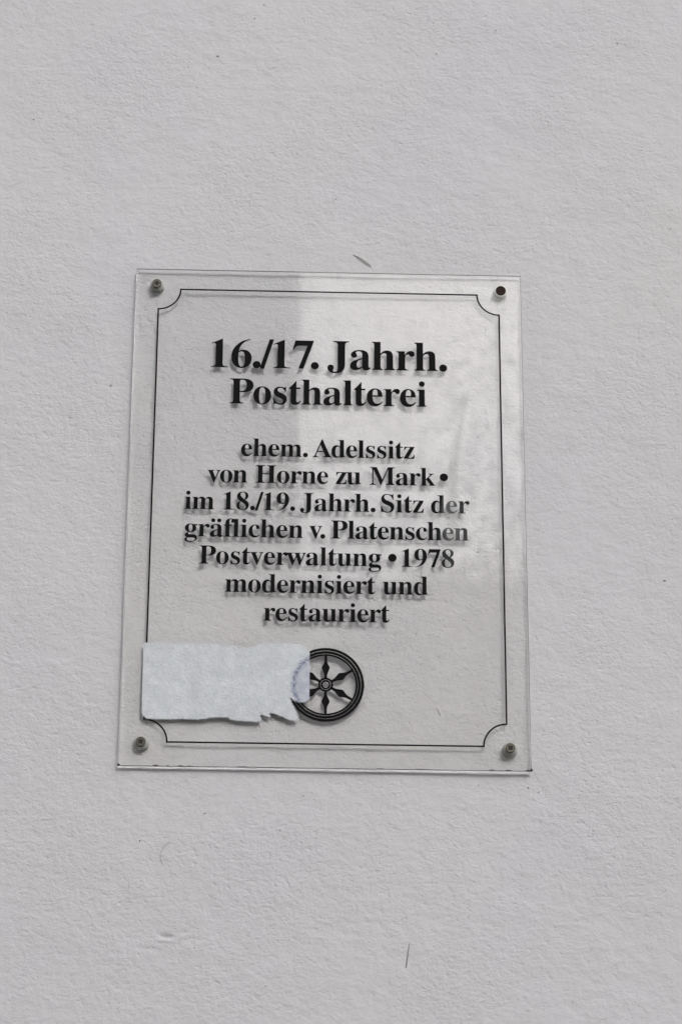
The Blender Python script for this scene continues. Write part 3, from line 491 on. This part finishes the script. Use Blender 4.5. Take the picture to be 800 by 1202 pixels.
# --- screws with their spacer sleeves
def screw(x, z, missing, rot):
    t = bpy.data.objects.new('screw_fixing', None); C.objects.link(t); t.parent = plaque; t.location = (x*mm, 0, z*mm)
    bm = bmesh.new()
    lathe(bm, [(PT+0.1*mm, 0), (PT+0.1*mm, 5.3*mm), (PT+0.5*mm, 5.6*mm), (PT+2.7*mm, 5.6*mm), (PT+2.7*mm, 0)])
    bm_obj('spacer_sleeve', bm, M['sleeve_white' if missing else 'sleeve'], t, smooth=False)
    bm = bmesh.new()
    lathe(bm, [(0.1*mm, 0), (0.1*mm, 3.5*mm), (PT-0.1*mm, 3.5*mm), (PT-0.1*mm, 0)], 32)
    bm_obj('shaft', bm, M['rust' if missing else 'sleeve'], t)
    bm = bmesh.new()
    if missing:
        lathe(bm, [(-0.12*mm, 0), (-0.12*mm, 5.4*mm), (-1.2*mm, 5.2*mm), (-1.7*mm, 4.6*mm), (-1.7*mm, 0)])
        bm_obj('collar', bm, M['sleeve_white'], t)
        bm = bmesh.new()
        lathe(bm, [(-1.72*mm, 0), (-1.72*mm, 4.0*mm), (-2.1*mm, 4.0*mm), (-2.4*mm, 3.75*mm), (-2.3*mm, 3.2*mm), (-1.9*mm, 2.9*mm), (-1.9*mm, 0)])
        h = bm_obj('screw_head', bm, M['rust'], t); h['label'] = 'rust brown screw head without its cap'
    else:
        lathe(bm, [(-0.12*mm, 0), (-0.12*mm, 5.4*mm), (-0.6*mm, 5.3*mm), (-2.0*mm, 4.3*mm), (-2.2*mm, 3.9*mm), (-2.2*mm, 0)])
        bm_obj('collar', bm, M['sleeve'], t)
        bm = bmesh.new()
        lathe(bm, [(-2.25*mm, 0), (-2.25*mm, 3.65*mm), (-3.9*mm, 3.65*mm), (-4.2*mm, 3.35*mm), (-4.2*mm, 0)])
        h = bm_obj('screw_head', bm, M['steel'], t)
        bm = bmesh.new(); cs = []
        for k in range(16):                      # flat four-lobed plate, the drive hole's shade put into its near-black colour
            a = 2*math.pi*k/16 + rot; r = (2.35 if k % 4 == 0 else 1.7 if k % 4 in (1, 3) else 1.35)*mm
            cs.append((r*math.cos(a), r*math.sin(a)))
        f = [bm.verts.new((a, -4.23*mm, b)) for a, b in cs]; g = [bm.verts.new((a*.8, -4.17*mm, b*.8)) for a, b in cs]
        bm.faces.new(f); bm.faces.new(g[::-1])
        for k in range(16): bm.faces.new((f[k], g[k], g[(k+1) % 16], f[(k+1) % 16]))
        bm_obj('drive_recess_shade', bm, M['recess_shade'], t)
    return t
for x, z, ms, rt in ((-133.9, 185.4, False, 0.1), (133.9, 185.6, True, 0), (-134.0, -183.3, False, 0.5), (134.4, -184.2, False, 0.8)):
    screw(x, z, ms, rt)

# --- crumbs of dirt caught along the lower edge
bm = bmesh.new()
def crumb(bm, x, y, z, rx, ry, rz):
    r = bmesh.ops.create_icosphere(bm, subdivisions=1, radius=1.0)
    for v in r['verts']:
        k = random.uniform(.75, 1.2); v.co = Vector((v.co.x*rx*k + x, v.co.y*ry*k + y, v.co.z*rz*k + z))*mm
for x, rx, rz in ((-149.7, 1.2, 1.1), (149.6, 1.3, 1.2), (-122.7, 3.0, .5), (-114, 1.2, .35), (-105, 2.6, .45), (-98, 2.4, .3), (121, 2.4, .4), (133, 3, .5), (40, 4, .2), (70, 6, .2), (-60, 5, .2), (147, 1.6, .5)):
    crumb(bm, x, .3 if abs(x) < 149 else 1.0, -199.9 if abs(x) < 149 else -199.6, rx, .25 if abs(x) < 149 else 1.0, rz)
bm_obj('edge_dirt', bm, M['dirt'], plaque, kind='stuff')

# ---------------------------------------------------------------- torn paper stuck over the lower left of the plaque
P = [(-135.0,-107.3),(-127.5,-106.8),(-114.9,-106.9),(-98.6,-107.3),(-86.7,-107.1),(-76.0,-107.6),(-67.8,-108.5),(-60.2,-110.0),(-54.6,-109.6),(-49.6,-107.2),(-39.6,-106.1),(-27.0,-105.7),(-19.4,-106.7),(-15.6,-108.6),(-12.3,-111.9),(-12.1,-121.8),(-12.1,-134.9),(-12.1,-148.5),(-15.2,-150.5),(-19.5,-150.9),(-23.3,-149.4),(-26.5,-147.1),(-25.5,-150.7),(-22.6,-155.8),(-20.7,-160.4),(-20.0,-162.9),(-23.1,-165.2),(-27.5,-164.0),(-31.9,-161.8),(-36.3,-160.3),(-40.6,-158.9),(-41.2,-160.0),(-40.6,-162.3),(-43.7,-161.3),(-47.5,-160.3),(-48.1,-161.4),(-46.4,-165.3),(-51.1,-166.0),(-57.3,-165.7),(-66.6,-165.2),(-69.8,-164.6),(-71.0,-163.0),(-79.1,-163.0),(-84.1,-163.2),(-88.4,-164.6),(-95.8,-165.0),(-103.9,-164.5),(-113.2,-165.2),(-119.4,-165.1),(-126.9,-164.9),(-130.6,-164.9),(-132.5,-162.7),(-133.9,-161.4),(-134.5,-149.8),(-134.5,-136.8),(-134.5,-123.7)]
cut = {14, 15, 16, 52, 53, 54, 55}          # the two straight cut sides; every other side is torn
pts = []
for i, (a, b) in enumerate(zip(P, P[1:] + P[:1])):
    L = math.hypot(b[0]-a[0], b[1]-a[1]); n = max(1, int(L/0.6)); j = 0.02 if i in cut else (0.30 if i < 14 else 0.36)
    for k in range(n):
        t = k/n; pts.append((a[0]+(b[0]-a[0])*t + random.uniform(-j, j), a[1]+(b[1]-a[1])*t + random.uniform(-j, j)))
paper = bpy.data.objects.new('tmp', None)
cu = bpy.data.curves.new('tmp', 'CURVE'); cu.dimensions = '2D'; cu.fill_mode = 'BOTH'; cu.extrude = 0.07
s = cu.splines.new('POLY'); s.points.add(len(pts)-1)
for k, (x, y) in enumerate(pts): s.points[k].co = (x, y, 0, 1)
s.use_cyclic_u = True
ob = bpy.data.objects.new('tmp', cu); C.objects.link(ob)
me = bpy.data.meshes.new_from_object(ob.evaluated_get(bpy.context.evaluated_depsgraph_get()))
bpy.data.objects.remove(ob); bpy.data.curves.remove(cu); bpy.data.objects.remove(paper)
bm = bmesh.new(); bm.from_mesh(me)
bmesh.ops.remove_doubles(bm, verts=bm.verts, dist=1e-5)
for v in bm.verts: x, y, z = v.co; v.co = (x*mm, -0.22*mm - z*mm, y*mm)
o = bm_obj('torn_paper', bm, M['paper'])
o.location = PLAQUE
o['label'] = 'pale bluish torn paper strip stuck over the plaque\'s lower left and wheel edge'; o['category'] = 'paper'

# loose fibres along the torn sides
bm = bmesh.new(); rf = random.Random(12)
for i, (x0, z0) in enumerate(pts):
    x1, z1 = pts[(i+1) % len(pts)]
    L = math.hypot(x1-x0, z1-z0)
    if L < 1e-6 or (x0 < -134.2 and -162 < z0 < -108) or (x0 > -12.5 and z0 > -148): continue
    nx_, nz_ = (z1-z0)/L, -(x1-x0)/L           # both signs tried; half point inwards and vanish in the sheet
    for k in range(5):
        sg = rf.choice((-1, 1)); t = rf.random(); x, z = x0+(x1-x0)*t, z0+(z1-z0)*t; a = rf.uniform(-.9, .9); l = rf.uniform(.25, 1.0)*(1.3 if z0 < -140 else 1); wd = rf.uniform(.04, .09)
        dx, dz = sg*(nx_*math.cos(a)-nz_*math.sin(a)), sg*(nx_*math.sin(a)+nz_*math.cos(a))
        y = -.22 + rf.uniform(-.08, .06); y2 = y - rf.uniform(0, .12)
        q4 = [(x-dz*wd, y, z+dx*wd), (x+dz*wd, y, z-dx*wd), (x+dx*l+dz*wd*.3, y2, z+dz*l-dx*wd*.3), (x+dx*l-dz*wd*.3, y2, z+dz*l+dx*wd*.3)]
        bm.faces.new([bm.verts.new(Vector(p)*mm) for p in q4])
bm_obj('paper_fibres', bm, M['paper'], o, kind='stuff')

# ---------------------------------------------------------------- small things caught on the wall
def on_wall(x, z, y=-0.35): return (PLAQUE.x*1000 + x, y, 0*z + z)
def strand(name, pts, rad, mat, label, cat):
    bm = bmesh.new(); tube(bm, [Vector((x*mm, y*mm, z*mm)) for x, y, z in pts], [r*mm for r in rad], 7)
    o = bm_obj(name, bm, M[mat], smooth=True); o.location = (PLAQUE.x, 0, PLAQUE.z - 0.0034); o['label'] = label; o['category'] = cat
    return o
strand('straw_splinter', [(18.9,-.4,221.4),(22,-.9,219.8),(25.7,-1.2,217.4),(29.5,-1.2,214.6),(33.2,-.6,211.6)], [.25,.42,.55,.55,.3], 'straw', 'short slanting splinter of straw stuck to the wall just above the plaque', 'straw')
strand('brush_bristle', [(60.9,-.6,-321.6),(60.2,-.8,-326),(59.4,-.9,-331.5),(58.8,-.8,-336),(58.2,-.6,-340.3)], [.2,.34,.42,.45,.42], 'bristle', 'dark upright bristle stuck in the paint low on the wall', 'bristle')
strand('curled_hair', [(-109.2,-.5,-252.1),(-112,-.5,-252.5),(-114.6,-.55,-254.2),(-116.8,-.55,-257.2),(-117.6,-.5,-261.5),(-116.9,-.5,-265),(-115.8,-.4,-268)], [.14,.2,.22,.22,.22,.2,.12], 'hair', 'thin curled hair under the paint, below the left side of the plaque', 'hair')
strand('grass_chaff', [(81.5,-.4,-149.2),(83,-.6,-152.1),(84.3,-.4,-155)], [.25,.42,.25], 'straw', 'tiny chaff on the wall seen through the clear plate right of the wheel', 'chaff')
bm = bmesh.new()
SP = [(-91.5,398.8,1.7,1.0),(-237.3,336.8,1.0,.9),(-107.4,369,.9,.7),(234,419.1,1.5,.9),(134.5,428.7,1.0,.9),(253.7,-46.5,2.1,.9),(250.1,10.7,1.2,.8),(220.4,18.6,1.2,.6),(60.8,-261.8,1.4,1.1),(-86.4,-230.4,1.3,.8),(80.3,-360.5,1.3,.8),(100.4,-350,.8,.8),(-62.3,434.9,1,.7),(85.9,405.7,1.2,.7),(163.1,389.2,.7,.6),(5.1,270.6,.9,.6),(270.6,250,1,.8),(-54.8,448.1,1,.7),(-132.6,-251.2,1.2,.8),(89.9,-311.7,1.6,1),(113.4,-26.3,1.1,1),(111.5,-206.7,.6,.6),(147.7,-208.1,1.2,1.2),(155.2,-211.3,.9,1.0),(-167,105.4,1.2,.9)]
for x, z, a, b in SP: crumb(bm, x, -.15, z, a*.62, .35, b*.62)
for _ in range(55):
    crumb(bm, random.uniform(-280, 300), -.1, random.uniform(-390, 470), random.uniform(.2, .45), .25, random.uniform(.2, .4))
o = bm_obj('wall_grit', bm, M['grit'], kind='stuff'); o.location = (PLAQUE.x, 0, PLAQUE.z - 0.0034)
o['label'] = 'scattered dark specks of grit in the wall paint'
